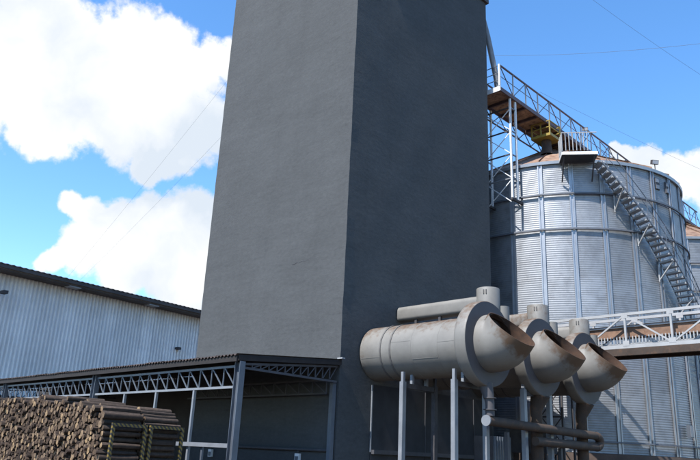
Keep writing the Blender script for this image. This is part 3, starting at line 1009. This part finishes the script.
# under-slung bracing on the far side
bar('lower_chord', (KX0, KY0+.4, KZ-.85), (KX0, 17.0, KZ-.85), 0.06, 0.06, CHORD, cw)
for k in range(10):
    ya = KY0+.4+k*.65
    bar('lower_web', (KX0, ya, KZ-.82 if k % 2 == 0 else KZ-.24), (KX0, ya+.65, KZ-.24 if k % 2 == 0 else KZ-.82), 0.04, 0.04, STEEL_B, cw)
bar('end_plate', (KX0-.04, KY0-.03, KZ-.10), (KX1+.05, KY0-.03, KZ-.10), 0.03, 0.26, WHITEBOX, cw)
for dz in (.4, .8, 1.22):
    bar('end_rail', (KX0, KY0-.02, KZ+dz), (KX1, KY0-.02, KZ+dz), 0.03, 0.03, STEEL_B, cw)
bar('end_post', (KX1, KY0-.02, KZ+.03), (KX1, KY0-.02, KZ+1.28), 0.10, 0.08, WHITEBOX, cw)
tube('grain_spout', [(-.05, 10.45, KZ+.1), (-.02, 10.3, 20.3), (-.20, 9.85, 22.6), (-.30, 9.42, 24.0)], 0.145, STEEL, None, 16,
     label='grey slanting grain spout between the tower top and the catwalk', cat='pipe')
floodlight((KX1, 19.3, KZ+1.29-.5), rad(-60), 'grey floodlight on the side of the high catwalk above the silo')

# yellow guard hanging under the catwalk
yg = thing('yellow_guard', (0.1, 15.2, 18.5), 'yellow safety cage hanging below the catwalk above the silo roof', 'safety cage')
gx0, gx1, gy0, gy1, gz0, gz1 = -.55, .62, 14.5, 15.7, 18.55, 19.45
box('cage_floor', (gx0, gy0, gz0), (gx1, gy1, gz0+.15), YELLOW, yg)
for x in (gx0+.04, (gx0+gx1)/2, gx1-.04):
    for y in (gy0+.04, gy1-.04):
        bar('cage_post', (x, y, gz0+.151), (x, y, gz1), 0.06, 0.06, YELLOW, yg)
for zz in (gz0+.52, gz1-.02):
    for x in (gx0+.04, gx1-.04):
        bar('cage_rail', (x+.001, gy0, zz), (x+.001, gy1, zz), 0.05, 0.05, YELLOW, yg)
    for y in (gy0+.04, gy1-.04):
        bar('cage_rail', (gx0, y+.001, zz), (gx1, y+.001, zz), 0.045, 0.045, YELLOW, yg)
MB().lathe_z([(.34, 17.7), (.26, 18.2), (.26, 18.545), (0, 18.546)], 0.05, 15.1, 20).build('drop_pipe', BROWN, yg)

# pale lattice support of the catwalk
ls = thing('lattice_support', (-.4, 11.2, 13.8), 'pale blue lattice support tower with cross bracing under the catwalk', 'lattice tower')
for x in (KX0+.02, KX1-.06):
    for y in (11.0, 11.5):
        bar('leg', (x, y, 13.9), (x, y, KZ-.23), 0.09, 0.09, WHITEBOX, ls)
zz = 18.85; k = 0
while zz > 13.8:
    bar('strut', (KX0+.06, 10.99, zz), (KX1-.1, 10.99, zz), 0.06, 0.06, STEEL_D if k < 3 else STEEL, ls)
    if zz-1.3 > 13.5:
        bar('brace', (KX0+.06, 10.965, zz-.06), (KX1-.1, 10.965, zz-1.24), 0.03, 0.04, WHITEBOX, ls)
        bar('brace', (KX0+.06, 11.03, zz-1.24), (KX1-.1, 11.03, zz-.06), 0.03, 0.04, WHITEBOX, ls)
    for x in (KX0+.02, KX1-.06):
        bar('strut', (x, 11.05, zz), (x, 11.45, zz), 0.05, 0.05, STEEL, ls)
    zz -= 1.3; k += 1

for x in (KX0+.02, KX1-.06):
    bar('silo_bracket', (x, 10.9, 13.85), (x, 12.0, 13.85), 0.10, 0.12, STEEL_D, ls)

# ------------------------------------------------------------------ lower bridge with conveyor
BY0, BY1 = 10.55, 11.55
br = thing('conveyor_bridge', (8, 11, 5.8), 'white trussed steel bridge carrying a rusty conveyor in front of the silo', 'bridge')
BX0, BX1 = 1.95, 19.95
for y in (BY0, BY1):
    bar('top_chord', (BX0, y, 7.50), (BX1, y, 7.50), 0.09, 0.11, STEEL_W, br)
    bar('bottom_chord', (BX0, y, 6.20), (BX1, y, 6.20), 0.09, 0.15, STEEL_W, br)
    for k in range(11):
        x = BX0+1.8*k
        bar('upright', (x, y, 6.275), (x, y, 7.445), 0.09, 0.08, STEEL_W, br)
        if k < 10:
            za, zb = (6.28, 7.44) if k % 2 == 1 else (7.44, 6.28)
            bar('diagonal', (x+.05, y, za), (x+1.75, y, zb), 0.055, 0.06, STEEL_W, br)
    for k in range(11):
        x = BX0+1.8*k
        box('gusset_plate', (x-.13, y-.052, 6.22), (x+.13, y-.047, 6.42), STEEL_W, br)
        box('gusset_plate', (x-.13, y-.052, 7.34), (x+.13, y-.047, 7.52), STEEL_W, br)
    bar('under_girder', (BX0, y, 5.98), (BX1, y, 5.98), 0.16, 0.28, BROWN, br)
box('deck', (BX0, BY0+.09, 6.02), (BX1, BY1-.09, 6.10), STEEL_D, br)
box('conveyor_trough', (BX0, BY0+.32, 6.62), (BX1, BY1-.25, 7.12), TROUGH, br)
box('mid_rail', (BX0, BY0+.25, 7.02), (BX1, BY0+.28, 7.07), STEEL_W, br)
fm = MB().box((-.022, 0, 0), (.022, .03, .28)).mesh('trough_fin'); fm.materials.append(STEEL_W)
x = BX0+.1
while x < 12:
    o = link('trough_fin', fm, br); o.location = (x-8, BY0+.285-11, 6.38-5.8); x += .13
bar('fin_rail', (BX0, BY0+.32, 6.36), (BX1, BY0+.32, 6.36), 0.05, 0.035, STEEL_W, br)
bt = thing('bridge_trestle', (2.1, 11, 0), 'dark cross braced trestle seen through the gap below the ducts', 'trestle')
for x in (1.62, 2.62):
    for y in (BY0, BY1-.1):
        bar('leg', (x, y, 0), (x, y, 5.83), 0.08, 0.08, STEEL_D, bt)
for k in range(4):
    za = 1.2+k*1.15
    bar('strut', (1.62, BY0-.005, za), (2.62, BY0-.005, za), 0.05, 0.07, STEEL_D, bt)
    bar('brace', (1.66, BY0-.03, za+.04), (2.58, BY0-.03, za+1.11), 0.03, 0.04, STEEL_D, bt)
    bar('brace', (2.58, BY0+.02, za+.04), (1.66, BY0+.02, za+1.11), 0.03, 0.04, STEEL_D, bt)
mtb = thing('meter_box', (5.6, 16.6, 3.0), 'small pale box on the silo wall below the bridge near the right edge', 'meter box')
A = rad(-11); p = on_silo(A, SR+.2, 3.0); nr2 = Vector((math.cos(A), math.sin(A), 0))
bar('box_body', p, p+Vector((0,0,.55)), 0.26, 0.16, STEEL_B, mtb, nr2)
bar('box_lid', p+nr2*.09+Vector((0,0,.04)), p+nr2*.09+Vector((0,0,.51)), 0.22, 0.02, STEEL, mtb, nr2)

# ------------------------------------------------------------------ firewood in the striped rack
PX1, PY0 = 0.71, -8.6
def pile_top(x):
    K = [(-13, 2.55), (-9, 2.78), (-6.4, 2.74), (-4, 2.70), (-2, 2.60), (-.77, 2.53), (.1, 2.42), (.71, 2.31)]
    for (a, za), (b_, zb) in zip(K, K[1:]):
        if a <= x <= b_:
            return za+(zb-za)*(x-a)/(b_-a) + 0.05*math.sin(x*3.1)+0.04*math.sin(x*7.3+1)
    return K[0][1]
NV = 7; logm = []; rl = random.Random(3)
def log_geo(seg=9):
    """one log lying along +y, unit radius 1 scaled later; returns rings of points"""
    ph = rl.random()*6; squash = rl.uniform(.82, 1.0); rings_ = []
    prof = [rl.uniform(.86, 1.06) for _ in range(seg)]
    bend = rl.uniform(-.25, .25)
    for t_ in (0, .5, 1):
        tap = 1-.10*t_
        rings_.append([(tap*prof[j]*math.cos(2*math.pi*j/seg+ph)+bend*math.sin(math.pi*t_), t_, tap*squash*prof[j]*math.sin(2*math.pi*j/seg+ph)) for j in range(seg)])
    return rings_
geos = [log_geo() for _ in range(NV)]
for gq in geos:
    s = MB()
    seg = len(gq[0])
    s.rings(gq, True, (False, False), True, 0)
    s.face(tuple(range(seg)), False, 1)
    s.face(tuple(2*seg+j for j in reversed(range(seg))), False, 1)
    me = s.mesh('log', sharp=50); me.materials.append(BARK); me.materials.append(CUT)
    logm.append(me)
logs = []
SP = 0.146
for row, y0 in enumerate((PY0, PY0+1.1)):
    x = PX1-.08; col = 0
    while x > -13:
        top = pile_top(x)
        z = 0.09+(SP*.43 if col % 2 else 0)
        while z < top:
            r_ = rl.choice((.052, .058, .064, .070, .075, .080, .090))
            lx, lz = x+rl.uniform(-.03, .03), z+rl.uniform(-.03, .03)
            ly = y0+rl.gauss(0, .02) - (0.0 if rl.random() > .1 else rl.uniform(0, .12))
            logs.append([lx, ly, max(lz, r_), r_, rl.uniform(.96, 1.06), rl.randrange(NV), rl.random()*6.28, row, top-z])
            z += SP*.98
        x -= SP*.88; col += 1
# loose logs thrown on top
for q in range(46):
    x = rl.uniform(-10, PX1-.2)
    logs.append([x, PY0+rl.uniform(-.06, .3), pile_top(x)+rl.uniform(-.02, .06), rl.uniform(.05, .085), 1.02, rl.randrange(NV), 0, 0, 0])
def seen(l):
    x, y, z, r_, ln, v, rot, row, dep = l
    if z < 0.98: return -1
    edge = PX1-x < .2 or dep < .2
    if row == 1 and not edge: return -1
    d = (Vector((x, y, z))-CAM).length
    q = Vector((x, y, z))-CAM
    px = 350+F_PX*q.dot(CR)/q.dot(CF); py = 230-F_PX*q.dot(CU)/q.dot(CF)
    if px < -6 or py > 466: return -1
    return r_/d + (0.004 if edge and row == 0 else 0)
order = sorted(range(len(logs)), key=lambda i: -seen(logs[i]))
top300 = [i for i in order[:300] if seen(logs[i]) > 0]
sel = set(top300)
bx0 = min(logs[i][0] for i in sel)
for i in top300:
    x, y, z, r_, ln, v, rot, row, dep = logs[i]
    o = bpy.data.objects.new('log', logm[v]); COL.objects.link(o)
    o.location = (x, y, z); o.scale = (r_, ln, r_)
    o.rotation_euler = (rl.uniform(-.012, .012), rl.choice((0, 1, 2, 3, 4, 5))*math.pi/3, rl.uniform(-.03, .03))
    zone = ('nearest the striped frames' if x > -1.2 else 'below the second canopy post' if x > -3.4 else 'toward the left edge of the picture')
    if row == 1: lab = 'dark lengthwise log in the rear row behind the striped frames'
    elif row == 0 and PX1-x < .2: lab = 'dark lengthwise log at the end of the front row behind a striped frame'
    elif dep < .2: lab = 'log lying on top of the stack ' + zone
    else: lab = 'sawn log end %s in the stack, %s' % ('high' if z > 1.9 else 'midway' if z > 1.45 else 'low', zone)
    tag(o, lab, 'log', 'firewood logs stacked before the canopy')
rest = MB(); tones = []
for i, l in enumerate(logs):
    if i in sel: continue
    x, y, z, r_, ln, v, rot, row, dep = l
    gq = geos[v]; n = len(rest.v); seg = len(gq[0])
    c, s_ = math.cos(rot), math.sin(rot)
    for rg in gq:
        for (a, t_, b_) in rg:
            rest.v.append((x+r_*(a*c+b_*s_), y+t_*ln, z+r_*(-a*s_+b_*c)))
    tn = rl.random()
    tones += [tn]*(3*seg)
    for q in range(2):
        for j in range(seg):
            a_ = n+q*seg+j; b2 = n+q*seg+(j+1) % seg
            rest.face((a_, b2, b2+seg, a_+seg), True, 0)
    rest.face(tuple(n+j for j in range(seg)), False, 1)
    rest.face(tuple(n+2*seg+j for j in reversed(range(seg))), False, 1)
rest.attr = ('tone', tones)
rest.build('firewood_stack', [BARK, CUT], None, 'mass of stacked firewood logs filling the lower and far part of the pile', 'firewood', kind='stuff')

def rack(y0, y1, label):
    x = PX1+.13
    t = thing('rack_frame', (x, (y0+y1)/2, 0), label, 'rack frame', 'striped frames at the end of the firewood stack')
    for y in (y0, y1):
        bar('post', (x, y, 0), (x, y, 2.0), 0.075, 0.075, HAZ, t)
    bar('top_rail', (x, y0-.037, 2.038), (x, y1+.037, 2.038), 0.076, 0.075, HAZ, t)
    bar('low_rail', (x, y0+.038, .35), (x, y1-.038, .35), 0.07, 0.07, HAZ, t)
rack(-8.42, -7.55, 'yellow and black striped frame beside the sawn log ends')
rack(-7.39, -6.48, 'yellow and black striped frame farther from the sawn log ends')

# ------------------------------------------------------------------ overhead wires
def wire(p, q, sag, r, label):
    p = Vector(p); q = Vector(q); N = 24
    pts = [p.lerp(q, i/N)-Vector((0, 0, sag*4*(i/N)*(1-i/N))) for i in range(N+1)]
    MB().tube(pts, r, 5).build('overhead_wire', CABLE, None, label, 'wire', 'thin overhead wires')
def at(px, py, dist):
    d = CR*(px-350)+CU*(230-py)+CF*F_PX
    return CAM+d.normalized()*dist
wire(at(470, 55, 60), at(760, 36, 52), .5, .010, 'thin dark wire crossing the blue sky almost level on the right')
wire(at(560, -25, 60), at(760, 112, 64), .4, .009, 'thin dark wire falling steeply through the upper right sky')
wire(at(540, 92, 62), at(760, 195, 95), .3, .009, 'thin dark wire just above the catwalk handrail')
wire(at(40, 310, 90), at(250, 52, 60), .3, .006, 'upper thin wire before the white cloud left of the tower')
wire(at(40, 319, 90), at(245, 112, 60), .3, .006, 'lower thin wire before the white cloud left of the tower')
